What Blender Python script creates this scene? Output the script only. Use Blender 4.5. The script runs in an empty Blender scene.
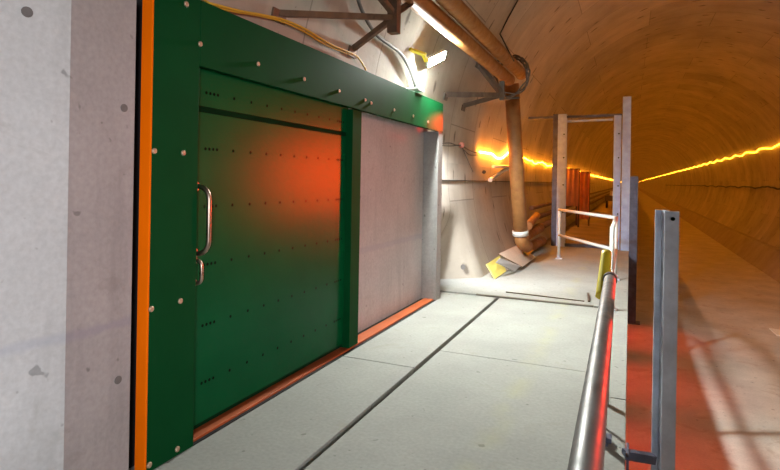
import bpy, bmesh, math, random
from mathutils import Vector, Matrix
random.seed(7)
C = bpy.context.scene.collection
SC = bpy.context.scene
PI = math.pi

# ------------------------------------------------------------------ camera
F = 550.0
TH = math.atan(240.0 / F)
ROLL = 0.0170
CX, CY = 390.0, 180.0
CAM = Vector((0, 0, 1.65))
fw = Vector((-math.sin(TH), math.cos(TH), 0))
rt0 = Vector((math.cos(TH), math.sin(TH), 0))
up0 = Vector((0, 0, 1))
rt = rt0 * math.cos(ROLL) + up0 * math.sin(ROLL)
up = up0 * math.cos(ROLL) - rt0 * math.sin(ROLL)
cd = bpy.data.cameras.new('camera')
cam = bpy.data.objects.new('camera', cd)
C.objects.link(cam)
M4 = Matrix.Identity(4)
for i in range(3):
    M4[i][0] = rt[i]; M4[i][1] = up[i]; M4[i][2] = -fw[i]; M4[i][3] = CAM[i]
cam.matrix_world = M4
cd.sensor_fit = 'HORIZONTAL'; cd.sensor_width = 36
cd.lens = 36 * F / 780
cd.shift_y = -(235 - CY) / 780
cd.clip_start = 0.02; cd.clip_end = 1500
SC.camera = cam
SC.view_settings.view_transform = 'Standard'
SC.view_settings.look = 'None'
SC.view_settings.gamma = 1
SC.view_settings.exposure = 0
SC.cycles.use_denoising = True
SC.cycles.max_bounces = 8
SC.cycles.diffuse_bounces = 5

# measuring helpers: a sight line of the survey, met with a real plane
def ray(px, py):
    return fw + rt * ((px - CX) / F) + up * ((CY - py) / F)
def on_x(px, py, x):
    d = ray(px, py); return CAM + d * (x / d.x)
def on_y(px, py, y):
    d = ray(px, py); return CAM + d * (y / d.y)
def on_z(px, py, z):
    d = ray(px, py); return CAM + d * ((z - CAM.z) / d.z)
# tunnel section
TX, TZ, TR = 1.8, 1.95, 4.53
LOW = -1.55
def lin_x(z, side=-1):
    return TX + side * math.sqrt(max(TR * TR - (z - TZ) ** 2, 0))
def on_lin(px, py, inset=0.0):
    d = ray(px, py); R = TR - inset
    a = d.x ** 2 + d.z ** 2
    ox, oz = CAM.x - TX, CAM.z - TZ
    b = 2 * (ox * d.x + oz * d.z); c = ox * ox + oz * oz - R * R
    t = (-b + math.sqrt(b * b - 4 * a * c)) / (2 * a)
    return CAM + d * t

# ------------------------------------------------------------------ materials
def lin(c):
    return tuple(((v / 255) / 12.92 if v / 255 <= .04045 else ((v / 255 + .055) / 1.055) ** 2.4) for v in c)
class NT:
    def __init__(s, name):
        s.m = bpy.data.materials.new(name); s.m.use_nodes = True
        s.t = s.m.node_tree; s.t.nodes.clear()
        s.out = s.n('ShaderNodeOutputMaterial'); s.b = s.n('ShaderNodeBsdfPrincipled')
        s.l(s.b.outputs[0], s.out.inputs[0])
        s.pos = s.n('ShaderNodeTexCoord').outputs['Object']
    def n(s, t, **k):
        x = s.t.nodes.new(t)
        for a, v in k.items(): setattr(x, a, v)
        return x
    def l(s, a, b): s.t.links.new(a, b)
    def val(s, sock, v):
        if hasattr(v, 'is_output'): s.l(v, sock)
        else: sock.default_value = v
    def math(s, op, a, b=0.0, c=None):
        x = s.n('ShaderNodeMath', operation=op); s.val(x.inputs[0], a); s.val(x.inputs[1], b)
        if c is not None: s.val(x.inputs[2], c)
        return x.outputs[0]
    def map(s, sc, vec=None):
        x = s.n('ShaderNodeMapping'); s.l(vec or s.pos, x.inputs[0]); x.inputs['Scale'].default_value = sc
        return x.outputs[0]
    def noise(s, scale, detail=4, rough=.55, vec=None, dist=0):
        x = s.n('ShaderNodeTexNoise'); s.l(vec or s.pos, x.inputs['Vector'])
        x.inputs['Scale'].default_value = scale; x.inputs['Detail'].default_value = detail
        x.inputs['Roughness'].default_value = rough; x.inputs['Distortion'].default_value = dist
        return x.outputs['Fac']
    def ramp(s, f, stops):
        x = s.n('ShaderNodeValToRGB'); s.l(f, x.inputs[0]); e = x.color_ramp.elements
        while len(e) < len(stops): e.new(.5)
        for i, (p, c) in enumerate(stops):
            e[i].position = p; e[i].color = (*c, 1) if not isinstance(c, (int, float)) else (c, c, c, 1)
        return x.outputs[0]
    def mix(s, f, a, b, mode='MIX'):
        x = s.n('ShaderNodeMix', data_type='RGBA', blend_type=mode)
        s.val(x.inputs[0], f)
        for i, v in ((6, a), (7, b)):
            if hasattr(v, 'is_output'): s.l(v, x.inputs[i])
            else: x.inputs[i].default_value = (*v, 1)
        return x.outputs[2]
    def bump(s, h, strength=.3, dist=.01):
        x = s.n('ShaderNodeBump'); s.l(h, x.inputs['Height']); x.inputs['Strength'].default_value = strength
        x.inputs['Distance'].default_value = dist; s.l(x.outputs[0], s.b.inputs['Normal'])
    def fin(s, col, rough=.8, metal=0.0, spec=.5):
        if hasattr(col, 'is_output'): s.l(col, s.b.inputs['Base Color'])
        else: s.b.inputs['Base Color'].default_value = (*col, 1)
        s.val(s.b.inputs['Roughness'], rough); s.val(s.b.inputs['Metallic'], metal)
        s.b.inputs['Specular IOR Level'].default_value = spec
        return s.m

def concrete(name, c, var=.18, stain=(.25, .24, .22), stain_at=.62, streak=False, rough=.85, stripe=None):
    k = NT(name)
    lo = tuple(v * (1 - var) for v in c); hi = tuple(min(v * (1 + var), 1) for v in c)
    base = k.ramp(k.noise(1.3, 6, .6), [(.3, lo), (.7, hi)])
    fine = k.ramp(k.noise(38, 3), [(.3, .86), (.7, 1.0)])
    base = k.mix(1, base, fine, 'MULTIPLY')
    st = k.ramp(k.noise(2.6, 5, .65, dist=.6), [(stain_at, 0.0), (stain_at + .13, 1.0)])
    base = k.mix(k.math('MULTIPLY', st, .5), base, tuple(v * w for v, w in zip(c, (stain[0] * 2.4, stain[1] * 2.4, stain[2] * 2.4))))
    pits = k.ramp(k.noise(14, 2, .4), [(.24, 1.0), (.29, 0.0)])
    base = k.mix(k.math('MULTIPLY', pits, .45), base, (.05, .045, .04))
    if streak:
        s2 = k.ramp(k.noise(2.2, 4, .6, vec=k.map((3, 3, .3))), [(.52, 0.0), (.72, 1.0)])
        base = k.mix(k.math('MULTIPLY', s2, .28), base, tuple(v * .55 for v in c))
    if stripe:   # a faded painted level line
        z0, z1, sc = stripe
        sp = k.n('ShaderNodeSeparateXYZ'); k.l(k.pos, sp.inputs[0])
        zz = k.math('ADD', sp.outputs[2], k.math('MULTIPLY', k.math('SUBTRACT', k.noise(6, 2), .5), .05))
        f = k.math('MULTIPLY', k.math('SMOOTH_MIN', k.math('MULTIPLY', k.math('SUBTRACT', zz, z0), 40), k.math('MULTIPLY', k.math('SUBTRACT', z1, zz), 40), 0.3), 1)
        f.node.use_clamp = True
        base = k.mix(k.math('MULTIPLY', f, .42), base, sc)
    k.bump(k.noise(22, 5, .6), .25, .006)
    return k.fin(base, rough, 0, .3)

def paint(name, c, rough=.35, var=.12, scratch=None, spec=.5, bump=.05):
    k = NT(name)
    base = k.ramp(k.noise(2.5, 4), [(.3, tuple(v * (1 - var) for v in c)), (.7, tuple(v * (1 + var) for v in c))])
    if scratch:
        f = k.ramp(k.noise(9, 5, .7), [(.66, 0.0), (.72, 1.0)])
        base = k.mix(k.math('MULTIPLY', f, .6), base, scratch)
    r = k.ramp(k.noise(5, 4), [(.3, rough * .85), (.7, min(rough * 1.2, 1))]) if bump else rough
    if bump: k.bump(k.noise(30, 3), bump, .003)
    return k.fin(base, r, 0, spec)

def metal(name, c, rough=.4, var=.3, rust=None, met=1.0, scale=6):
    k = NT(name)
    base = k.ramp(k.noise(scale, 5, .6), [(.3, tuple(v * (1 - var) for v in c)), (.7, tuple(min(v * (1 + var), 1) for v in c))])
    m = met
    if rust:
        f = k.ramp(k.noise(3.5, 6, .7), [(.50, 0.0), (.66, 1.0)])
        base = k.mix(f, base, rust)
        m = k.math('SUBTRACT', met, k.math('MULTIPLY', f, met * .9))
    r = k.ramp(k.noise(11, 4), [(.3, rough * .75), (.7, min(1, rough * 1.3))])
    k.bump(k.noise(40, 4), .12, .003)
    return k.fin(base, r, m, .5)

def emit(name, c, s):
    k = NT(name)
    k.b.inputs['Emission Color'].default_value = (*c, 1); k.b.inputs['Emission Strength'].default_value = s
    return k.fin((.8, .8, .8), .5)

def lining_mat(name, c):
    k = NT(name)
    sp = k.n('ShaderNodeSeparateXYZ'); k.l(k.pos, sp.inputs[0])
    x, y, z = sp.outputs
    ang = k.math('ARCTAN2', k.math('SUBTRACT', z, TZ), k.math('SUBTRACT', x, TX))
    arc = k.math('MULTIPLY', ang, TR)
    cv = k.n('ShaderNodeCombineXYZ'); k.l(y, cv.inputs[0]); k.l(arc, cv.inputs[1])
    v = cv.outputs[0]
    lo = tuple(q * .74 for q in c); hi = tuple(q * 1.2 for q in c)
    base = k.ramp(k.noise(.8, 6, .62, vec=v), [(.28, lo), (.72, hi)])
    # ring-to-ring tone: each cast ring is a little different
    ring = k.math('FLOOR', k.math('DIVIDE', k.math('ADD', y, .4), 1.5))
    wn = k.n('ShaderNodeTexWhiteNoise', noise_dimensions='2D')
    cw = k.n('ShaderNodeCombineXYZ'); k.l(ring, cw.inputs[0])
    k.l(k.math('FLOOR', k.math('DIVIDE', k.math('ADD', arc, k.math('MULTIPLY', k.math('MODULO', ring, 2), 1.7)), 3.4)), cw.inputs[1])
    k.l(cw.outputs[0], wn.inputs[0])
    base = k.mix(1, base, k.ramp(wn.outputs['Value'], [(0, .78), (1, 1.0)]), 'MULTIPLY')
    # wipe marks running round the ring
    wm = k.n('ShaderNodeMapping'); k.l(v, wm.inputs[0]); wm.inputs['Scale'].default_value = (2.2, .22, 1)
    base = k.mix(k.math('MULTIPLY', k.ramp(k.noise(1.5, 5, .6, vec=wm.outputs[0]), [(.5, 0.0), (.7, 1.0)]), .22), base, tuple(q * .5 for q in c))
    base = k.mix(k.math('MULTIPLY', k.ramp(k.noise(2.1, 5, .6, vec=wm.outputs[0]), [(.58, 0.0), (.75, 1.0)]), .2), base, tuple(min(q * 1.5, .9) for q in c))
    # joints between rings and segments
    fy = k.math('ABSOLUTE', k.math('SUBTRACT', k.math('FRACT', k.math('DIVIDE', k.math('ADD', y, .4), 1.5)), .5))
    jy = k.math('GREATER_THAN', fy, .4935)
    odd = k.math('MODULO', ring, 2)
    fa = k.math('ABSOLUTE', k.math('SUBTRACT', k.math('FRACT', k.math('DIVIDE', k.math('ADD', arc, k.math('MULTIPLY', odd, 1.7)), 3.4)), .5))
    ja = k.math('GREATER_THAN', fa, .4972)
    j = k.math('MAXIMUM', jy, ja)
    base = k.mix(k.math('MULTIPLY', j, .6), base, tuple(q * .3 for q in c))
    # bolt pockets and grease smears, short and along the ring
    sm = k.n('ShaderNodeMapping'); k.l(v, sm.inputs[0]); sm.inputs['Scale'].default_value = (1.5, .62, 1)
    vo = k.n('ShaderNodeTexVoronoi', voronoi_dimensions='2D'); k.l(sm.outputs[0], vo.inputs['Vector']); vo.inputs['Scale'].default_value = 1.0
    vo.inputs['Randomness'].default_value = .8
    nn = k.math('ADD', vo.outputs['Distance'], k.math('MULTIPLY', k.math('SUBTRACT', k.noise(7, 3, vec=v), .5), .14))
    f = k.ramp(nn, [(.03, 1.0), (.075, 0.0)])
    base = k.mix(k.math('MULTIPLY', f, .7), base, (.06, .04, .028))
    pit = k.ramp(k.noise(16, 2, .4, vec=v), [(.25, 1.0), (.30, 0.0)])
    base = k.mix(k.math('MULTIPLY', pit, .4), base, (.06, .05, .04))
    k.bump(k.math('SUBTRACT', k.noise(9, 5, .6, vec=v), k.math('MULTIPLY', j, .8)), .3, .012)
    return k.fin(base, .7, 0, .35)

M = {}
M['lining'] = lining_mat('tunnel concrete lining', (.47, .415, .345))
M['slab'] = concrete('pale platform concrete', (.345, .35, .325), .10, (.33, .32, .28), .6)
M['kerb'] = concrete('wall foot concrete', (.40, .34, .27), .15)
M['slab_dirty'] = concrete('dusty walkway concrete', (.33, .26, .19), .2)
M['track'] = concrete('trackbed concrete', (.62, .56, .50), .18, (.26, .2, .17), .55)
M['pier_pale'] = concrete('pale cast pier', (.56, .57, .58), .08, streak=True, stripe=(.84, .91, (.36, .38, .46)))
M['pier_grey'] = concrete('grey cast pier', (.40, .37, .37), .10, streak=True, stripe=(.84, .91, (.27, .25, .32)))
M['recess'] = concrete('pinkish niche concrete', (.50, .46, .46), .10, streak=True, stripe=(.84, .93, (.36, .33, .40)))
M['return'] = concrete('niche end concrete', (.40, .39, .38), .10, streak=True)
M['dark_gap'] = concrete('dark gap shade', (.02, .018, .018), .3)
M['green'] = paint('dark green door paint', (.002, .080, .024), .25, .08, spec=.07, bump=0)
M['green2'] = paint('dark green frame paint', (.002, .058, .016), .6, .08, spec=.04, bump=0)
M['greendk'] = paint('green darkened for groove shade', (.001, .022, .007), .7, spec=.03, bump=0)  # door green darkened, the groove's shade put into the colour
M['orange'] = paint('orange edge paint', (.95, .17, .0), .6, .08, spec=.1)
M['orange_track'] = paint('orange floor track paint', (.42, .09, .02), .6, .2, scratch=(.14, .07, .04))
M['bolt'] = metal('dull bolt steel', (.52, .38, .26), .5, .2, met=.5)
M['hole'] = paint('dark rivet', (.003, .010, .004), .8, spec=.02, bump=0)
M['chrome'] = metal('worn handle steel', (.45, .33, .26), .34, .15)
M['galv'] = metal('galvanised steel', (.60, .63, .72), .45, .2, met=.3)
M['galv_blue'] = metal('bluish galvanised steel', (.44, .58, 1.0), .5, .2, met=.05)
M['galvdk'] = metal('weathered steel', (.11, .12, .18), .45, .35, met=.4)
M['rail'] = metal('grey rail steel', (.15, .15, .15), .46, .15, met=.5)
M['white_tube'] = paint('greyish white tube', (.58, .58, .55), .45, .12, scratch=(.3, .28, .26))
M['pipe'] = metal('brown coated pipe', (.34, .15, .045), .52, .2, rust=(.24, .09, .025), met=.05)
M['rust'] = metal('rusty bracket steel', (.17, .105, .07), .7, .35, rust=(.20, .10, .05), met=.3)
M['greysteel'] = metal('grey bracket steel', (.15, .135, .12), .6, .3, met=.3)
M['yellow'] = paint('yellow plastic', (.75, .60, .02), .5, .1)
M['yellow_cable'] = paint('yellow cable sheath', (.68, .42, .04), .5, .1)
M['grey_cable'] = paint('grey cable sheath', (.12, .115, .11), .55, .1)
M['black_cable'] = paint('black cable sheath', (.02, .017, .014), .6, .1)
M['pink'] = paint('pink knob', (.75, .28, .22), .5)
M['lamp_body'] = paint('lamp housing', (.65, .66, .66), .4)
M['ply'] = concrete('bare plywood', (.58, .47, .38), .12)
M['board'] = concrete('grey board', (.46, .44, .43), .12)
M['grate'] = paint('yellow grating', (.80, .66, .16), .6)
M['tarp'] = paint('orange sheet', (.75, .27, .09), .55, .2)
M['tarp2'] = paint('dull orange sheet', (.52, .24, .14), .6, .2)
M['wood'] = concrete('dusty timber', (.20, .18, .15), .2)
M['white_patch'] = paint('white patch', (.85, .85, .82), .5, .03)
M['led'] = emit('white lamp glass', (.95, 1.0, .94), 3700)
M['festoon'] = emit('warm rope light', (1.0, .30, .012), 62)
M['festoon_hot'] = emit('bright warm rope light', (1.0, .30, .03), 95)
M['festoon_r'] = emit('amber rope light', (1.0, .36, .016), 25)
M['ribdark'] = paint('dark plate', (.10, .07, .05), .6)
def slab_paint():   # platform slab with yellowish paint smears and hairline cracks
    m = M['slab'].copy(); m.name = 'pale platform concrete with yellow smears'
    t = m.node_tree; b = next(n for n in t.nodes if n.type == 'BSDF_PRINCIPLED')
    src = b.inputs['Base Color'].links[0].from_socket
    tc = t.nodes.new('ShaderNodeTexCoord'); sp = t.nodes.new('ShaderNodeSeparateXYZ'); t.links.new(tc.outputs['Object'], sp.inputs[0])
    no = t.nodes.new('ShaderNodeTexNoise'); no.inputs['Scale'].default_value = 2.2; no.inputs['Detail'].default_value = 5
    t.links.new(tc.outputs['Object'], no.inputs['Vector'])
    def mt(op, a, bb):
        x = t.nodes.new('ShaderNodeMath'); x.operation = op
        for i, v in ((0, a), (1, bb)):
            if hasattr(v, 'is_output'): t.links.new(v, x.inputs[i])
            else: x.inputs[i].default_value = v
        return x.outputs[0]
    dx = mt('ABSOLUTE', mt('ADD', sp.outputs[0], .80), 0)
    f = mt('SUBTRACT', 1.0, mt('DIVIDE', dx, .13)); f.node.use_clamp = True
    g = mt('MULTIPLY', mt('SUBTRACT', no.outputs['Fac'], .42), 5.0); g.node.use_clamp = True
    f = mt('MULTIPLY', mt('MULTIPLY', f, g), .28)
    mx = t.nodes.new('ShaderNodeMix'); mx.data_type = 'RGBA'
    t.links.new(f, mx.inputs[0]); t.links.new(src, mx.inputs[6]); mx.inputs[7].default_value = (.42, .40, .17, 1)
    t.links.new(mx.outputs[2], b.inputs['Base Color'])
    return m
M['slab_y'] = slab_paint()

# ------------------------------------------------------------------ mesh helpers
class MB:
    def __init__(s): s.bm = bmesh.new(); s.mi = 0
    def face(s, vs):
        try:
            f = s.bm.faces.new(vs); f.material_index = s.mi; return f
        except ValueError: return None
    def box(s, x0, x1, y0, y1, z0, z1, bev=0.0, rz=0.0, piv=None, mat=None):
        b2 = bmesh.new()
        bmesh.ops.create_cube(b2, size=1)
        for v in b2.verts:
            v.co = Vector(((x0 + x1) / 2 + v.co.x * (x1 - x0), (y0 + y1) / 2 + v.co.y * (y1 - y0), (z0 + z1) / 2 + v.co.z * (z1 - z0)))
        if bev: bmesh.ops.bevel(b2, geom=b2.edges[:], offset=bev, segments=2, affect='EDGES', profile=.5)
        if rz:
            p = piv or Vector(((x0 + x1) / 2, (y0 + y1) / 2, 0))
            bmesh.ops.rotate(b2, verts=b2.verts[:], cent=p, matrix=Matrix.Rotation(rz, 3, 'Z'))
        if mat is not None: bmesh.ops.transform(b2, matrix=mat, verts=b2.verts[:])
        s.merge(b2); return s
    def merge(s, b2):
        mp = {v: s.bm.verts.new(v.co) for v in b2.verts}
        for f in b2.faces:
            g = s.face([mp[v] for v in f.verts])
            if g: g.smooth = f.smooth
        b2.free()
    def tube(s, pts, r, n=12, cap=True, r1=None):
        pts = [Vector(p) for p in pts]
        rings = []; N = None
        for i, p in enumerate(pts):
            t = (pts[min(i + 1, len(pts) - 1)] - pts[max(i - 1, 0)]).normalized()
            if N is None:
                a = Vector((0, 0, 1)) if abs(t.z) < .9 else Vector((1, 0, 0))
                N = t.cross(a).normalized()
            else:
                N = (N - t * N.dot(t)).normalized()
            B = t.cross(N)
            rr = r if r1 is None else r + (r1 - r) * i / (len(pts) - 1)
            rings.append([s.bm.verts.new(p + (N * math.cos(2 * PI * k / n) + B * math.sin(2 * PI * k / n)) * rr) for k in range(n)])
        for a, b in zip(rings, rings[1:]):
            for k in range(n):
                f = s.face([a[k], a[(k + 1) % n], b[(k + 1) % n], b[k]])
                if f: f.smooth = True
        if cap:
            s.face(rings[0][::-1]); s.face(rings[-1])
        return s
    def slab(s, corners, t):     # a sheet from four corners, thickness t away from its upper side
        cs = [Vector(c) for c in corners]
        nrm = (cs[1] - cs[0]).cross(cs[3] - cs[0]).normalized()
        if nrm.z < 0: nrm = -nrm
        a = [s.bm.verts.new(c) for c in cs]; b = [s.bm.verts.new(c - nrm * t) for c in cs]
        s.face(a); s.face(b[::-1])
        for i in range(4): s.face([a[i], b[i], b[(i + 1) % 4], a[(i + 1) % 4]])
        return s
    def beam(s, p, q, w, h, roll=0.0):   # rectangular bar between two points
        p, q = Vector(p), Vector(q); t = (q - p).normalized()
        a = Vector((0, 0, 1)) if abs(t.z) < .95 else Vector((0, 1, 0))
        n = t.cross(a).normalized(); b = n.cross(t)
        cs = [(n * sx * w / 2 + b * sy * h / 2) for sx, sy in ((-1, -1), (1, -1), (1, 1), (-1, 1))]
        A = [s.bm.verts.new(p + c) for c in cs]; B = [s.bm.verts.new(q + c) for c in cs]
        s.face(A); s.face(B[::-1])
        for i in range(4): s.face([A[i], B[i], B[(i + 1) % 4], A[(i + 1) % 4]])
        return s
    def angle(s, p, q, w, t=.008):        # L-section bar
        p, q = Vector(p), Vector(q); d = (q - p).normalized()
        a = Vector((0, 0, 1)) if abs(d.z) < .95 else Vector((0, 1, 0))
        n = d.cross(a).normalized(); b = n.cross(d)
        s.beam(p, q, w, t); s.beam(p - n * (w / 2) + b * (w / 2), q - n * (w / 2) + b * (w / 2), t, w)
        return s
    def prism_z(s, prof, z0, z1):
        a = [s.bm.verts.new((x, y, z0)) for x, y in prof]; b = [s.bm.verts.new((x, y, z1)) for x, y in prof]
        s.face(a[::-1]); s.face(b)
        for i in range(len(prof)):
            j = (i + 1) % len(prof); s.face([a[i], a[j], b[j], b[i]])
        return s
    def build(s, name, mat, parent=None):
        bmesh.ops.recalc_face_normals(s.bm, faces=s.bm.faces[:])
        me = bpy.data.meshes.new(name); s.bm.to_mesh(me); s.bm.free()
        for m in (mat if isinstance(mat, (list, tuple)) else [mat]): me.materials.append(m)
        o = bpy.data.objects.new(name, me); C.objects.link(o)
        if parent is not None:
            o.parent = parent
            mw = Vector((0, 0, 0)); q = parent
            while q: mw += q.location; q = q.parent
            if mw.length: me.transform(Matrix.Translation(-mw))
        return o

def tag(o, label, cat, group=None):
    o['label'] = label; o['category'] = cat
    if group: o['group'] = group
    return o
def thing(name, loc, label, cat, group=None):
    o = bpy.data.objects.new(name, None); C.objects.link(o); o.location = loc
    o.empty_display_size = .1
    return tag(o, label, cat, group)
def struct(o): o['kind'] = 'structure'; return o
def ell_pts(c, r, n, f): return [f(c, r, 2 * PI * k / n) for k in range(n)]

# ------------------------------------------------------------------ the tunnel shell
YB, YE = -12.0, 800.0
AF = math.asin((LOW - TZ) / TR)
ys_all = []
y = YB
while y < YE:
    ys_all.append(y)
    y += .25 if 6.5 < y < 12 else (1.0 if y < 30 else (5.0 if y < 200 else 25.0))
ys_all.append(YE)
def ss(a): a = max(0, min(1, a)); return a * a * (3 - 2 * a)
def shell(name, a0, a1, na, ylo, yhi, flare=False):
    mb = MB(); ys = [v for v in ys_all if ylo - 1e-6 <= v <= yhi + 1e-6]
    if ys[0] > ylo + 1e-6: ys.insert(0, ylo)
    rows = []
    for yy in ys:
        row = []
        for i in range(na + 1):
            a = a0 + (a1 - a0) * i / na
            x = TX + TR * math.cos(a); z = TZ + TR * math.sin(a)
            if flare: x -= .62 * ss((9.25 - yy) / .55) * ss((1.25 - z) / 1.1)
            row.append(mb.bm.verts.new((x, yy, z)))
        rows.append(row)
    for r0, r1 in zip(rows, rows[1:]):
        for i in range(na):
            f = mb.face([r0[i], r0[i + 1], r1[i + 1], r1[i]]); f.smooth = True
    return struct(mb.build(name, M['lining']))
A_DOOR = PI - math.asin((2.72 - TZ) / TR)       # the lining meets the top of the door wall here
shell('ceiling', PI * .12, A_DOOR, 44, YB, YE)
shell('wall_right', AF, PI * .12, 20, YB, YE)
shell('wall_left', A_DOOR, PI - AF, 40, 7.36, YE, True)
# kerb ledge along the foot of the right wall
mb = MB()
zl = -.78
xl = lin_x(zl, 1)
prof = [(xl + .25, zl), (xl - .24, zl), (xl - .27, zl - .06), (4.60, LOW), (xl + .25, LOW)]
a = [mb.bm.verts.new((x, YB, z)) for x, z in prof]; b = [mb.bm.verts.new((x, YE, z)) for x, z in prof]
for i in range(len(prof)): mb.face([a[i], a[(i + 1) % 5], b[(i + 1) % 5], b[i]])
struct(mb.build('baseboard_right', M['kerb']))
mb = MB(); mb.box(-2.3, 5.2, YB, YE, LOW - .2, LOW); struct(mb.build('floor', M['track']))
mb = MB(); mb.box(-3.6, 6.8, YE, YE + .3, LOW - .2, 6.8); struct(mb.build('wall_back', M['lining']))
mb = MB(); mb.box(-3.6, 6.8, YB - .3, YB, LOW - .2, 6.8); struct(mb.build('wall_front', M['lining']))

# platform: precast slabs on a solid base
mb = MB(); mb.box(-2.95, -.02, YB, 15.0, LOW, -.10); struct(mb.build('platform_base', M['slab']))
def slab(x0, x1, y0, y1, z1=0.0, m='slab', name='platform_slab'):
    mb = MB(); mb.box(x0, x1, y0, y1, -.10, z1, .006); return struct(mb.build(name, M[m]))
slab(-2.95, -1.718, YB, 4.535); slab(-2.95, -1.718, 4.545, 7.80)
slab(-1.672, -.30, YB, 5.105, 0, 'slab_y'); slab(-1.672, -.30, 5.112, 7.80, 0, 'slab_y')
slab(-2.95, -.30, 7.86, 15.0, .012, 'slab_y')
slab(-.297, 0.0, YB, 4.55, .012); slab(-.297, 0.0, 4.56, 9.3, .012); slab(-.297, 0.0, 9.31, 15.0, .012)
mb = MB(); mb.box(-2.6, 0.0, 15.0, YE, LOW, -.06); struct(mb.build('walkway', M['slab_dirty']))

# ------------------------------------------------------------------ portal walls
def wall_poly(name, prof, z0, z1, m):
    mb = MB(); mb.prism_z(prof, z0, z1); return struct(mb.build(name, m))
DX = -2.42
PX = -2.44
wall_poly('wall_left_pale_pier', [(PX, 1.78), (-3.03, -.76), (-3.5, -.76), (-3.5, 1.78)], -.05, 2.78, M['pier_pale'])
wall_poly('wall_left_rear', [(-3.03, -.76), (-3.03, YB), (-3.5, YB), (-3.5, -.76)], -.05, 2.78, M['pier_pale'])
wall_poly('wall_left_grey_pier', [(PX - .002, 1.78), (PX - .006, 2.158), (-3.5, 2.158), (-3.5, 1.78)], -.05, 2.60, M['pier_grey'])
wall_poly('wall_left_recess', [(-2.64, 2.158), (-2.64, 7.36), (-3.4, 7.36), (-3.4, 2.158)], -.05, 2.72, M['recess'])
wall_poly('wall_left_return', [(DX - .005, 7.20), (DX - .005, 7.385), (-3.0, 7.385), (-3.0, 7.36), (-2.64, 7.36), (-2.64, 7.20)], -.05, 2.33, M['return'])
mb = MB(); mb.box(-2.638, -2.56, 2.16, 2.60, 0, 2.68); struct(mb.build('gap_shade_box', M['dark_gap']))  # near-black box put in the gap to give its shade
# round tie-bolt plugs of mortar in the two piers
def plug(px, py, x, r, label):
    p = on_x(px, py, x); mb = MB()
    mb.tube([(x - .02, p.y, p.z), (x + .003, p.y, p.z)], r, 18)
    o = mb.build('mortar_plug', M['mortar']); tag(o, label, 'plug', 'mortar plugs in the concrete piers'); return o
M['mortar'] = concrete('dark mortar', (.17, .155, .15), .2)
plug(124, 108, PX - .004, .021, 'dark round mortar plug high in the narrow grey pier')
plug(118, 380, PX - .004, .021, 'dark round mortar plug low in the narrow grey pier')
d0 = ray(27, 12); ea, eb = Vector((PX, 1.78, 0)), Vector((-3.03, -.76, 0)); ew = eb - ea; en = Vector((-ew.y, ew.x, 0)).normalized()
if en.x < 0: en = -en
p = CAM + d0 * ((ea - Vector((0, 0, 0))).dot(en) / d0.dot(en))
mb = MB(); mb.tube([p - en * .02, p + en * .003], .024, 18)
tag(mb.build('mortar_plug', M['mortar']), 'dark round mortar plug near the top of the pale pier', 'plug', 'mortar plugs in the concrete piers')

# ------------------------------------------------------------------ green door frame
fr = thing('door_frame', (DX, 2.245, 0), 'dark green bolted steel door frame with an orange end face around the sliding door', 'door frame')
mb = MB(); mb.box(DX - .05, DX, 2.612, 7.37, 2.328, 2.73, .003); mb.build('header', M['green2'], fr)
mb = MB(); mb.box(DX - .05, DX, 2.256, 2.610, 0.005, 2.73, .003); mb.build('jamb', M['green2'], fr)
mb = MB(); mb.box(DX - .078, DX - .002, 2.243, 2.256, 0.005, 2.73, .002)
o = mb.build('edge_strip', M['orange'], fr); o['label'] = 'bright orange painted end face of the frame'
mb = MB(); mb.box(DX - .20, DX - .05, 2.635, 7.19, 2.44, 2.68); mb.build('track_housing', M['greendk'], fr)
bolts = [(186, 4), (200, 44), (258, 64), (304, 79), (339, 91), (365, 100), (371, 103), (394, 110), (413, 116), (428, 122),
         (154, 151), (183, 153), (151, 309), (180, 301), (149, 465), (177, 449)]
for px, py in bolts:
    p = on_x(px, py, DX)
    mb = MB(); mb.tube([(DX - .002, p.y, p.z), (DX + .006, p.y, p.z), (DX + .010, p.y, p.z)], .0165, 14)
    for v in mb.bm.verts:
        if v.co.x > DX + .008: v.co.y = p.y + (v.co.y - p.y) * .7; v.co.z = p.z + (v.co.z - p.z) * .7
    mb.build('bolt', M['bolt'], fr)

# ------------------------------------------------------------------ sliding door leaf
LX = -2.50
dl = thing('sliding_door', (LX, 3.7, 0.05), 'dark green glossy steel sliding door with rows of rivets, pulled partly along its track', 'door')
mb = MB()
mb.box(LX - .05, LX, 2.50, 4.70, .075, 2.060)
mb.box(LX - .05, LX, 2.50, 4.70, 2.100, 2.40)
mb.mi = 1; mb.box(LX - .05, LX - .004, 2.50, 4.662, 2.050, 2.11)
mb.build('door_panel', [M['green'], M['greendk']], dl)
mb = MB()
for z in (2.19, 1.83, 1.46, 1.085, .695, .325):
    ysr = [2.76 + .036 * k for k in range(4)] + [4.49 + .036 * k for k in range(4)] + [3.03 + .187 * k for k in range(8)]
    for yy in ysr: mb.tube([(LX - .003, yy, z), (LX + .0012, yy, z)], .0105, 10)
mb.build('rivet_rows', M['hole'], dl)
mb = MB(); mb.box(LX - .05, DX - .012, 4.665, 4.852, .035, 2.32, .004); mb.build('leading_stile', M['green2'], dl)
mb = MB(); mb.box(LX - .045, LX - .01, 2.55, 4.66, .045, .08); o = mb.build('bottom_rail', M['greendk'], dl)
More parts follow.
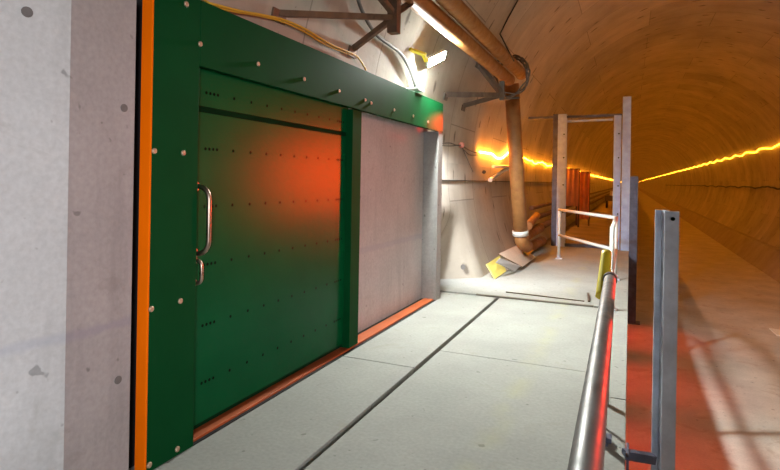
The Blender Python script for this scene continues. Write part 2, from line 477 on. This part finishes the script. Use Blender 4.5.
def pull(y0, z0, z1, out, r, fl):
    mb = MB(); pts = []; k = min(out * .7, (z1 - z0) * .25)
    pts.append((LX, y0, z1))
    for i in range(7):
        a = PI / 2 * i / 6; pts.append((LX + out - k + k * math.sin(a), y0, z1 - k + k * math.cos(a)))
    for i in range(7):
        a = PI / 2 * i / 6; pts.append((LX + out - k + k * math.cos(a), y0, z0 + k - k * math.sin(a)))
    pts.append((LX, y0, z0))
    mb.tube(pts, r, 14); hb = mb.build('pull_handle', M['chrome'], dl)
    for z in (z0, z1):
        mb = MB(); mb.tube([(LX - .001, y0, z), (LX + .010, y0, z)], fl, 18); mb.build('rosette', M['chrome'], hb)
pull(2.668, 1.17, 1.59, .12, .0155, .034)
pull(2.672, .985, 1.125, .065, .012, .024)

# orange floor track under the door
ft = thing('floor_track', (-2.55, 2.64, 0), 'orange painted steel floor track along the foot of the green sliding door', 'track')
mb = MB(); mb.box(-2.59, -2.455, 2.615, 7.198, 0.001, .020, .003); mb.build('track_plate', M['orange_track'], ft)
mb = MB(); mb.box(-2.637, -2.592, 2.615, 7.198, 0.001, .012); mb.build('gap_strip', M['dark_gap'], ft)  # dark strip drawn as the gap behind the track
mb = MB(); mb.box(-2.453, -2.425, 2.615, 7.198, 0.001, .006); mb.build('gap_strip', M['dark_gap'], ft)  # matching dark strip along the track's front edge

# ------------------------------------------------------------------ pipes under the crown
def pipe_run(cx, cz, y1, name, label, r=.107):
    t = thing(name, (cx, 6, cz), label, 'pipe', 'twin pipes on wall brackets')
    mb = MB(); mb.tube([(cx, YB + .5, cz)] + [(cx, -9 + i * 2, cz) for i in range(9)] + [(cx, y1, cz)], r, 28); mb.build('barrel', M['pipe'], t)
    for yy in (2.2,):
        mb = MB(); mb.tube([(cx, yy, cz), (cx, yy + .10, cz)], r + .006, 28); mb.build('coupling', M['pipe'], t)
    mb = MB(); mb.tube([(cx, y1, cz), (cx, y1 + .03, cz)], r + .006, 28); mb.build('end_cap', M['pipe'], t)
pipe_run(-2.10, 1.65 + 1.905, 10.25, 'steel_pipe', 'lower brown steel pipe of the twin pipes running along the tunnel wall')
pipe_run(-1.935, 1.65 + 2.07, 10.6, 'steel_pipe', 'upper brown steel pipe of the twin pipes running along the tunnel wall')
dp = thing('downpipe', (-2.0, 10.6, .5), 'brown vertical downpipe with a white collar dropping from the twin pipes', 'pipe')
p0 = on_y(511.5, 84, 10.5); p1 = on_y(520.5, 233, 10.9)
mb = MB(); mb.tube([p0, p0.lerp(p1, .5), p1], .138, 28); mb.build('barrel', M['pipe'], dp)
mb = MB(); d = (p1 - p0).normalized(); mb.tube([p1 - d * .05, p1 + d * .05], .155, 28); o = mb.build('collar', M['white_tube'], dp); o['label'] = 'white collar at the foot'
mb = MB(); mb.tube([p0 + d * .25, p0 + d * .29], .146, 28); mb.build('clamp_band', M['greysteel'], dp)
mb = MB(); mb.tube([p1, p1 + d * .15, p1 + d * .25 + Vector((.03, .12, 0)), p1 + d * .30 + Vector((.05, .35, 0))], .125, 20); mb.build('elbow', M['pipe'], dp)

def wall_bracket(tip_px, arms, label, m, w, extra=(), stub=None, tipx=-2.1):
    tip = on_x(tip_px[0], tip_px[1], tipx)
    t = thing('pipe_bracket', tip, label, 'bracket', 'steel brackets carrying the twin pipes')
    for a in arms:
        q = on_lin(*a, .0)
        mb = MB(); mb.angle(tip, q, w); ar = mb.build('arm', m, t)
        mb = MB(); n = Vector((TX - q.x, 0, TZ - q.z)).normalized()
        R = Matrix.Translation(q) @ n.to_track_quat('Z', 'Y').to_matrix().to_4x4()
        mb.box(-.09, .09, -.05, .05, -.02, .018, .002, mat=R); mb.build('wall_plate', m, ar)
    for a, xx in extra:
        q = on_x(a[0], a[1], xx); mb = MB(); mb.angle(tip + Vector((0, 0, .03)), q, w); mb.build('strut', m, t)
    if stub:
        mb = MB(); mb.box(tip.x - stub[0], tip.x + stub[0], tip.y - stub[0], tip.y + stub[0], tip.z - stub[1], tip.z + stub[2], .004); mb.build('post', m, t)
    return tip
tipA = wall_bracket((394, 20), [(278, 16), (352, 52)], 'rusty brown pipe bracket above the green door header', M['rust'], .046,
             extra=[((374, -8), -2.12), ((424, -4), -2.06)], stub=(.05, .13, .30))
tipB = wall_bracket((502, 97), [(445, 97), (463, 108), (477, 65)], 'grey pipe bracket at the end of the twin pipes beside the downpipe', M['greysteel'], .075,
             stub=(.04, .06, .28))
# loops of cable tied to the second bracket
mb = MB()
pts = []
for i in range(90):
    a = i / 89 * 3.4 * 2 * PI; rr = .30 + .035 * math.sin(i * .9)
    drop = .10 * max(0, -math.sin(a))
    pts.append(Vector((-2.02 + rr * math.cos(a), 10.02 + .07 * math.sin(a * 1.3) + i * .0015, 3.635 + rr * math.sin(a) - drop)))
mb.tube(pts, .014, 8)
tag(mb.build('cable_coil', M['greysteel']), 'grey cable looped over the end of the twin pipes', 'cable')
mb = MB(); pts = [on_lin(518, 0, .02), on_lin(508, 18, .02), on_lin(500, 34, .02)]
pts = pts + [on_x(507, 48, -1.79), on_x(514, 61, -1.78)]
mb.tube(pts, .012, 8); tag(mb.build('hanging_cable', M['black_cable']), 'thin dark cable dropping from the tunnel crown onto the upper pipe', 'cable')

# ------------------------------------------------------------------ cables above the door
def smooth(pts, n=6):
    out = []
    P = [pts[0]] + list(pts) + [pts[-1]]
    for i in range(1, len(P) - 2):
        for k in range(n):
            t = k / n; a, b, c, d = P[i - 1], P[i], P[i + 1], P[i + 2]
            out.append(.5 * ((2 * b) + (c - a) * t + (2 * a - 5 * b + 4 * c - d) * t * t + (3 * b - 3 * c + d - a) * t ** 3))
    out.append(P[-1]); return out
def cable(name, pix, r, m, label, inset=.03):
    mb = MB(); mb.tube(smooth([on_lin(a, b, inset) for a, b in pix]), r, 8)
    return tag(mb.build(name, M[m]), label, 'cable')
cable('yellow_cable', [(208, 3), (240, 11), (262, 15), (284, 20), (305, 29), (330, 44), (353, 54), (360, 60), (366, 70)], .010, 'yellow_cable',
      'yellow cable sagging along the wall above the green door header', .05)
cable('yellow_cable', [(200, -3), (222, 9), (260, 16), (283, 22), (303, 31), (328, 46), (352, 55.5)], .007, 'yellow_cable',
      'thinner brownish yellow cable hanging just under the other yellow cable', .045)
cable('grey_cable', [(356, -8), (361, 8), (369, 24), (378, 36), (390, 45), (401, 54), (409, 68), (414, 82), (419, 100)], .020, 'grey_cable',
      'thick grey cable curving down the wall behind the white floodlight', .05)

# ------------------------------------------------------------------ the white floodlight
pw = on_lin(409, 49, 0.0)
fl = thing('floodlight', pw, 'bright white floodlight on a yellow arm above the green door header', 'lamp')
hp = on_x(437, 59, -2.33)
mb = MB(); mb.beam(pw, pw.lerp(hp, .55), .07, .03); mb.build('arm', M['yellow'], fl)
mb = MB(); mb.beam(pw.lerp(hp, .5) + Vector((0, 0, .0)), pw.lerp(hp, .62) + Vector((0, 0, -.08)), .05, .03); mb.build('knuckle', M['yellow'], fl)
nrm = Vector((.76, -.14, -.63)).normalized()
zx = -nrm
ux = Vector((.55, .62, .36)); ux = (ux - zx * ux.dot(zx)).normalized(); uy = zx.cross(ux)
R = Matrix.Identity(4)
for i in range(3): R[i][0] = ux[i]; R[i][1] = uy[i]; R[i][2] = zx[i]; R[i][3] = hp[i]
mb = MB(); mb.box(-.145, .145, -.07, .07, .0, .045, .006, mat=R); mb.build('housing', M['lamp_body'], fl)
mb = MB(); mb.box(-.135, .135, -.06, .06, -.006, .0, mat=R); o = mb.build('lens', M['led'], fl)
o['label'] = 'glowing white lens'
# small second lamp tucked behind the header, washing the lining
p2 = on_lin(404, 86, .0)
l2 = thing('uplight', (p2.x + .16, p2.y, 2.80), 'small white lamp tucked behind the top of the green header', 'lamp')
mb = MB(); mb.box(p2.x + .06, p2.x + .24, p2.y - .10, p2.y + .10, 2.765, 2.795, .004); mb.build('housing', M['lamp_body'], l2)
M['led2'] = emit('white uplight glass', (.9, 1.0, .95), 8)
mb = MB(); mb.box(p2.x + .07, p2.x + .23, p2.y - .09, p2.y + .09, 2.795, 2.80); mb.build('lens', M['led2'], l2)

# ------------------------------------------------------------------ rope lights
def rope(name, pts, r, m, label, clip_m):
    t = thing(name, pts[0], label, 'rope light')
    mb = MB(); mb.tube(pts, r, 6); mb.build('glowing_tube', M[m], t)
    return t
def lin_pt(y, z, side, inset): 
    return Vector((lin_x(z, side) - side * inset, y, z))
rnd = random.Random(3)
pts = [on_lin(a, b, .06) for a, b in [(480, 152), (486, 153), (492, 154), (497, 158), (502, 158), (507, 154), (511, 149)]]
pts = smooth(pts, 4)
y0 = pts[-1].y + .4; y = y0
while y < 780:
    sag = .035 * math.sin(y * 2.1) + rnd.uniform(-.03, .03)
    pts.append(lin_pt(y, 1.65 + .62 + sag + .12 * math.exp(-(y - y0) / .8), -1, .06)); y += .4 if y < 40 else (1.5 if y < 120 else 10)
k0 = next(i for i, p in enumerate(pts) if p.y > 14.2)
rt_ = rope('rope_light', pts[k0 - 1:], .019, 'festoon', 'glowing warm rope light snaking along the left tunnel wall past the downpipe', None)
mb = MB(); mb.tube(pts[:k0], .022, 6); o = mb.build('glowing_tube', M['festoon_hot'], rt_); o['label'] = 'brightest nearest end of the rope light'
pts = []; y = 2.0
while y < 780:
    sag = .05 * math.sin(y * 1.6) + rnd.uniform(-.025, .025)
    pts.append(lin_pt(y, 1.65 + 1.84 + sag, 1, .06)); y += .5 if y < 60 else (2 if y < 120 else 10)
rope('rope_light', pts, .017, 'festoon_r', 'glowing amber rope light along the right tunnel wall', None)
# wavy black cable below the right rope light
pts = []; y = 4
while y < 120:
    pts.append(lin_pt(y, 1.65 - .12 + .10 * abs(math.sin(y * .62)) + rnd.uniform(-.02, .02), 1, .05)); y += .45 if y < 60 else 2
mb = MB(); mb.tube(pts, .035, 6); tag(mb.build('black_cable', M['black_cable']), 'black cable hung in shallow swags along the right tunnel wall', 'cable')
# dark level line cable on the left lining
mb = MB(); pts = [lin_pt(7.6 + i * 1.0, 1.66, -1, .012) for i in range(42)]
mb.tube(pts, .010, 6); tag(mb.build('level_cable', M['black_cable']), 'thin dark horizontal cable at mid height of the left tunnel wall', 'cable')

# cable junction with pink knob
def cab2(name, pix, r, m, label, ins=.04): return cable(name, pix, r, m, label, ins)
ck = on_lin(461.5, 145, .04)
t = thing('cable_junction', ck, 'grey cables meeting at a pinkish knob on the pale wall beside the green door', 'cable')
for pix, r in (([(442, 143.5), (450, 143), (456, 145), (461, 145)], .010), ([(442, 145.5), (450, 146), (456, 145.5), (461, 145.5)], .008),
               ([(461, 145), (468, 149.5), (475, 152.5), (482, 153)], .010), ([(461, 146), (465, 151), (470, 155), (478, 155)], .009),
               ([(462, 147), (465, 154), (469, 163), (473, 172)], .008)):
    mb = MB(); mb.tube(smooth([on_lin(a, b, .04) for a, b in pix]), r, 8); mb.build('lead', M['greysteel'], t)
mb = MB(); bmesh.ops.create_uvsphere(mb.bm, u_segments=14, v_segments=10, radius=.052, matrix=Matrix.Translation(ck)); mb.build('knob', M['pink'], t)
# pale conduit stubs below the rope light
t = thing('conduit', on_lin(492, 178, .05), 'pale curved conduit on the wall just below the glowing left rope light', 'pipe')
mb = MB(); mb.tube(smooth([on_lin(a, b, .07) for a, b in [(490, 180), (496, 176), (503, 171), (511, 167)]]), .045, 12); mb.build('conduit_tube', M['white_tube'], t)
mb = MB(); mb.tube([on_lin(493, 166.5, .08), on_lin(512, 166.5, .08)], .035, 12); mb.build('conduit_tube', M['white_tube'], t)
pk = on_lin(484, 172, .05)
mb = MB(); bmesh.ops.create_uvsphere(mb.bm, u_segments=12, v_segments=8, radius=.04, matrix=Matrix.Translation(pk))
tag(mb.build('cable_gland', M['black_cable']), 'small black knob on the left wall beside the pale conduit', 'knob')
# round grout hole in the lining by the door
bpy.context.view_layer.update()
wl = bpy.data.objects['wall_left']
hit, hl, hn, _ = wl.ray_cast(CAM, ray(463, 267).normalized())
if hn.dot(ray(463, 267)) > 0: hn = -hn
mb = MB(); mb.tube([hl - hn * .01, hl + hn * .004], .045, 16); struct(mb.build('trim_2', M['mortar']))

# ------------------------------------------------------------------ boards at the wall foot
def sheet(name, pz, t, m, label, cat, grp):
    mb = MB(); mb.slab([on_z(a, b, z) for a, b, z in pz], t); return tag(mb.build(name, M[m]), label, cat, grp)
G = 'offcuts leaning at the foot of the tunnel wall'
sheet('board_offcut', [(486.8, 264, .24), (499.6, 255.5, .30), (506.5, 271, .03), (495.3, 278.5, .025)], .02, 'grate', 'yellow ribbed plastic offcut lying at the foot of the pale wall', 'board', G)
sheet('board_offcut', [(496.7, 262.3, .29), (500.4, 258, .33), (520.8, 266, .10), (515, 271.3, .05)], .02, 'board', 'grey board offcut lying between the yellow and the pinkish boards', 'board', G)
sheet('board_offcut', [(498.7, 253.8, .38), (516.6, 245.3, .34), (535.8, 257, .05), (522.5, 266.6, .08)], .025, 'ply', 'pinkish plywood sheet lying topmost on the offcuts by the wall', 'board', G)
sheet('board_offcut', [(517, 243.5, .40), (522, 242, .40), (534, 250.5, .20), (528, 255, .18)], .02, 'yellow_cable', 'orange yellow scrap on the plywood sheet under the downpipe', 'board', G)
# flat timber along the slab step
mb = MB(); mb.box(-2.02, -.42, 7.805, 7.855, .0, .022, .003)
tag(mb.build('timber_batten', M['wood']), 'thin dark batten lying across the platform in the slab joint', 'batten')
a = on_z(589, 301, .03); b = on_z(588, 293, .03); c = on_z(506, 292.5, .014)
mb = MB(); mb.beam((a.x, a.y, .026), (b.x, b.y, .026), .03, .02)
tag(mb.build('steel_strip', M['ribdark']), 'short dark strip lying on the platform near the railing', 'strip')
mb = MB(); mb.beam((c.x, c.y, .022), (a.x - .06, a.y, .022), .02, .012)
tag(mb.build('thin_rod', M['ribdark']), 'long thin dark rod lying across the platform behind the batten', 'rod')

# ------------------------------------------------------------------ steel posts and the gate
def ibeam(mb, cx, cy, w, d, z0, z1, rz=0.0, tf=.014, tw=.010):
    pv = Vector((cx, cy, 0))
    for s in (-1, 1): mb.box(cx - w / 2, cx + w / 2, cy + s * d / 2 - tf / 2, cy + s * d / 2 + tf / 2, z0, z1, .002, rz, pv)
    mb.box(cx - tw / 2, cx + tw / 2, cy - d / 2 + tf / 2, cy + d / 2 - tf / 2, z0, z1, 0, rz, pv)
np_ = thing('steel_post', (.21, 3.80, LOW), 'tall galvanised I-section steel post standing alone just outside the platform edge', 'post', 'steel posts along the platform edge')
mb = MB(); ibeam(mb, .212, 3.80, .082, .17, LOW + .015, 1.49, .26); mb.build('column', M['galv'], np_)
mb = MB(); mb.box(.05, .36, 3.62, 3.98, LOW, LOW + .015, .003); mb.build('base_plate', M['galv'], np_)
hp_ = on_y(673, 219, 3.70)
mb = MB(); mb.tube([(hp_.x, 3.72, hp_.z), (hp_.x, 3.696, hp_.z)], .012, 12); mb.build('bolt', M['hole'], np_)
# tie bracket between platform edge and this post
t = thing('tie_bracket', (.01, 3.6, -.05), 'short grey steel tie fixing the lone post to the platform edge', 'bracket')
a = Vector((.0, 3.62, .02)); b = Vector((.16, 3.70, -.01))
mb = MB(); mb.beam(a + Vector((-.01, 0, 0)), b, .05, .05); mb.build('tie_bar', M['galvdk'], t)
mb = MB(); mb.box(.005, .02, 3.52, 3.72, -.06, .05, .002); mb.build('edge_plate', M['galvdk'], t)

GY = 14.9
def gx(px, y=GY): 
    d = ray(px, 184); return d.x * y / d.y
gate = thing('gate_frame', (gx(590), GY, 0), 'grey steel portal frame standing across the platform under the tunnel crown', 'gate frame')
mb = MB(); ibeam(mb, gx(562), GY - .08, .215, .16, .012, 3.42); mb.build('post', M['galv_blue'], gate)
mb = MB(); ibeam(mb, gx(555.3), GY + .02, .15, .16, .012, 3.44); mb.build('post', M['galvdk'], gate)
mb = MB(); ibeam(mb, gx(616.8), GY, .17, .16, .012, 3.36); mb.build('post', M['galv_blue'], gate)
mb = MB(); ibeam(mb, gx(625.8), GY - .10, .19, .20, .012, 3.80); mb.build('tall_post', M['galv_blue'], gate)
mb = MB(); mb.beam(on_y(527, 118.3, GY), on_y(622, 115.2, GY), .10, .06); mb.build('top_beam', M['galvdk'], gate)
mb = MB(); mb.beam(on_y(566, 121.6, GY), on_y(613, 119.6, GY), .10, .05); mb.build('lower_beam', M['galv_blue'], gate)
mb = MB(); mb.box(gx(565), gx(612), GY - .06, GY + .06, .012, .09, .003); mb.build('sill', M['galvdk'], gate)
for px in (562, 616.8):
    for z in (.9, 1.6, 2.3, 2.9):
        mb = MB(); yy = GY - .17 if px == 562 else GY - .09
        mb.tube([(gx(px, yy) + .03, yy + .005, z), (gx(px, yy) + .03, yy - .012, z)], .018, 8); mb.build('bolt', M['hole'], gate)
t = thing('steel_post', (.09, 14.3, LOW), 'dark steel post rising from the lower floor beside the gate frame', 'post', 'steel posts along the platform edge')
mb = MB(); ibeam(mb, .085, 13.9, .17, .18, LOW, 1.83); mb.build('column', M['galvdk'], t)
mb = MB(); mb.box(.0, .26, 13.75, 14.05, LOW, LOW + .02, .003); mb.build('base_plate', M['galvdk'], t)

# ------------------------------------------------------------------ thick handrail in front
rl = thing('handrail', (-.12, 1.5, 0), 'thick grey steel handrail running along the platform edge towards the gate frame', 'railing')
RA, RB = on_z(585.5, 470, 1.0), on_z(610, 279, 1.0)
def railx(yy): return RA.x + (RB.x - RA.x) * (yy - RA.y) / (RB.y - RA.y)
mb = MB(); mb.tube([(railx(yy), yy, 1.0) for yy in (-1.5, 0, 1, 2, 3, RB.y)], .038, 28); mb.build('rail_tube', M['rail'], rl)
mb = MB(); mb.tube([(railx(RB.y - .03), RB.y - .03, 1.0), (railx(RB.y + .03), RB.y + .03, 1.0)], .046, 24); mb.build('end_ring', M['greysteel'], rl)
mb = MB(); mb.tube([(-.165, 3.75, .02), (-.125, 3.75, .98)], .024, 16); mb.build('post', M['rail'], rl)
mb = MB(); mb.box(-.21, -.10, 3.69, 3.81, .012, .028, .003); mb.box(-.17, -.08, 3.70, 3.78, .028, .06, .004); mb.build('base_plate', M['galvdk'], rl)
mb = MB(); mb.tube([(-.122, -1.2, .02), (-.122, -1.2, .98)], .026, 16); mb.build('post', M['rail'], rl)
# yellow sleeve just behind the rail end
mb = MB()
ps = [on_y(602.5, 297, 4.0), on_y(604.5, 275, 4.12), on_y(606.5, 252, 4.22)]
pts = [ps[0].lerp(ps[2], i / 12) for i in range(13)]
mb.tube(pts, .046, 18, r1=.034)
yt = thing('yellow_sleeve', ps[0], 'yellow plastic sleeve standing up against the far end of the thick handrail', 'sleeve')
mb.build('sleeve_tube', M['yellow'], yt)
mb = MB(); mb.tube([(ps[0].x, ps[0].y, .012), tuple(ps[0])], .012, 10); mb.build('support_rod', M['galvdk'], yt)

# ------------------------------------------------------------------ thin white guard rail
wr = thing('guard_rail', (-.8, 11, 0), 'thin whitish tubular guard rail crossing the platform before the gate frame', 'railing')
P0 = Vector((-1.385, 12.35, 0)); P1 = Vector((-.205, 10.15, 0)); P2 = Vector((-.20, 7.7, 0)); P3 = Vector((-.14, 4.4, 0))
def up_(p, z): return Vector((p.x, p.y, z))
for z, nm in ((1.07, 'top_rail'), (.52, 'mid_rail')):
    mb = MB(); mb.tube([up_(P0, z), up_(P1, z)], .030, 12); mb.build(nm, M['white_tube'], wr)
    mb = MB(); mb.tube([up_(P1, z), up_(P2, z)] + ([up_(P3, z)] if z < 1 else []), .030, 12); mb.build(nm, M['white_tube'], wr)
for p in (P0, P1, P2):
    mb = MB(); mb.tube([up_(p, .012), up_(p, 1.10)], .030, 12); po = mb.build('post', M['white_tube'], wr)
    mb = MB(); mb.box(p.x - .07, p.x + .07, p.y - .07, p.y + .07, .012, .03, .003); mb.tube([up_(p, .03), up_(p, .10)], .042, 12); mb.build('foot', M['galv'], po)
mb = MB(); mb.tube([up_(P3, .012), up_(P3, .55)], .026, 12); mb.build('post', M['white_tube'], wr)

# ------------------------------------------------------------------ things further down the tunnel
for k, (z, r) in enumerate(((.42, .09), (.68, .07), (.95, .06))):
    mb = MB(); mb.tube([(lin_x(z) + .12 + r, yy, z) for yy in (15.2, 20, 30, 45, 70, 110, 180)], r, 12)
    t = mb.build('service_pipe', M['rust'])
    tag(t, ['lowest brown service pipe', 'middle brown service pipe', 'topmost brown service pipe'][k] + ' of the three along the left wall beyond the gate frame', 'pipe', 'service pipes beyond the gate frame')
for k, (px, y, z0, z1, w, m, lab) in enumerate(((572, 22.5, .75, 2.2, .50, 'tarp2', 'dull orange sheet hanging on the left wall beyond the gate frame, the nearer one'),
                                       (583, 23.5, .2, 2.1, .48, 'tarp', 'bright orange sheet hanging on the left wall beyond the gate frame, the farther one'))):
    d = ray(px, 190); x = d.x * y / d.y
    mb = MB(); n = 12; pr = []
    for i in range(n + 1):
        pr.append((x - w / 2 + w * i / n, y + .05 * math.sin(i * 1.4)))
    pr += [(a, b + .04) for a, b in pr[::-1]]
    mb.prism_z(pr, z0, z1)
    t = thing('hanging_sheet', (x, y, z1), lab, 'sheet', 'orange sheets beyond the gate frame')
    mb.build('sheet_cloth', M[m], t)
    mb = MB(); mb.tube([(x - w / 2 - .05, y + .03, z1), (x + w / 2 + .05, y + .03, z1)], .025, 8); mb.build('hanging_bar', M['rust'], t)
    mb = MB(); mb.tube([(x - w / 2, y + .03, -.06), (x - w / 2, y + .03, z1)], .03, 8); mb.build('leg', M['rust'], t)
    mb = MB(); mb.tube([(x + w / 2, y + .03, -.06), (x + w / 2, y + .03, z1)], .03, 8); mb.build('leg', M['rust'], t)
t = thing('trolley', (-1.1, 42, -.06), 'small dark trolley standing on the walkway far beyond the gate frame', 'trolley')
mb = MB(); mb.box(-1.6, -.6, 41.5, 43.2, .45, .80, .02); mb.build('bed', M['ribdark'], t)
for sx in (-1.5, -.7):
    for sy in (41.8, 42.9):
        mb = MB(); mb.tube([(sx - .05, sy, .19), (sx + .05, sy, .19)], .25, 16); mb.build('wheel', M['black_cable'], t)
mb = MB(); mb.box(-1.3, -.9, 42, 42.6, .80, 1.15, .03); mb.build('crate', M['white_tube'], t)
# leaning pipe lengths at the left wall just before the gate
for k, (a, b, r, lab) in enumerate((((-2.18, 12.2, .13), (-2.05, 14.5, .15), .12, 'brown pipe length lying lowest at the wall foot behind the downpipe'),
                               ((-2.20, 12.4, .40), (-2.12, 14.6, .48), .12, 'brown pipe length resting on the other one behind the downpipe'),
                               ((-2.05, 12.3, .68), (-2.2, 14.6, .80), .09, 'thin brown pipe length lying topmost behind the downpipe'))):
    mb = MB(); mb.tube([a, b], r, 20); mb.tube([Vector(a).lerp(Vector(b), .02), Vector(a).lerp(Vector(b), .06)], r + .015, 20)
    tag(mb.build('pipe_length', M['pipe']), lab, 'pipe', 'loose pipes behind the downpipe')
# plate on the right wall, white patch on the floor
p = on_z(770, 284, -1.30); xw = 4.80
p = on_x(770, 273, xw); mb = MB(); mb.box(xw - .03, xw + .10, p.y - .07, p.y + .07, p.z - .25, p.z + .22, .01)
tag(mb.build('wall_box', M['ribdark']), 'small dark upright plate at the foot of the right tunnel wall', 'plate')
q = [on_z(a, b, LOW + .02) for a, b in ((769, 328), (783, 330), (788, 337), (777, 335))]
mb = MB(); mb.slab(q, .02); tag(mb.build('white_patch', M['white_patch']), 'small white patch lying on the lower floor near the right wall', 'sheet')  # flat white piece laid where a small bright patch shows

# ------------------------------------------------------------------ light
def lamp(name, kind, loc, energy, col, size=.1, target=None, spot=None, blend=.5, sy=None):
    l = bpy.data.lights.new(name, kind); l.energy = energy; l.color = col
    if kind == 'AREA':
        l.size = size
        if sy: l.shape = 'RECTANGLE'; l.size_y = sy
    else: l.shadow_soft_size = size
    if spot: l.spot_size = spot; l.spot_blend = blend
    o = bpy.data.objects.new(name, l); C.objects.link(o); o.location = loc
    if target is not None: o.rotation_euler = (Vector(target) - Vector(loc)).to_track_quat('-Z', 'Y').to_euler()
    return o
# white fill spot added behind the camera for the near-left piers
lamp('fill_spot_behind', 'SPOT', (2.4, -3.4, 2.0), 1700, (.93, .96, 1.0), .5, (-2.4, 2.0, .7), .95, 1.0)
# added red spot out of view, shaped to put the red patch on the door
lamp('red_door_spot', 'SPOT', (4.9, 16.6, 1.6), 7500, (1.0, .05, .005), 1.5, (-2.5, 4.35, 1.5), .17, .7)
for yy in (7.2, 9.8, 12.6):      # red spots added under the platform lip to redden the trackbed
    lamp('red_trackbed_spot', 'SPOT', (.05, yy, -.22), 42, (1.0, .04, .02), .04, (.35, yy, LOW), 1.75, .6)
lamp('red_header_lamp', 'SPOT', (-1.95, 8.65, 2.6), 420, (1.0, .03, .01), .05, (-2.42, 7.30, 2.45), .22, .9)
lamp('red_rail_spot', 'SPOT', (4.2, 15.2, 1.2), 2600, (1.0, .03, .02), .3, (-.12, 2.6, 1.02), .13, .6)  # extra red spot, added only for the red stripe on the rail
# second white lamp fixed behind the end of the door wall, washing the lining and the platform beyond
lamp('wall_lamp', 'SPOT', (-2.52, 7.52, 2.32), 700, (.95, .98, 1.0), .05, (-2.0, 9.6, .6), 1.45, .9)
lamp('gate_fill_spot', 'SPOT', (-1.0, 8.2, 6.0), 5500, (.92, .97, 1.0), .12, (-1.0, 14.2, 1.5), .70, .8)  # unseen white spot added to brighten the far platform and gate
W = bpy.data.worlds.new('world'); SC.world = W; W.use_nodes = True
W.node_tree.nodes['Background'].inputs[0].default_value = (.02, .015, .01, 1)
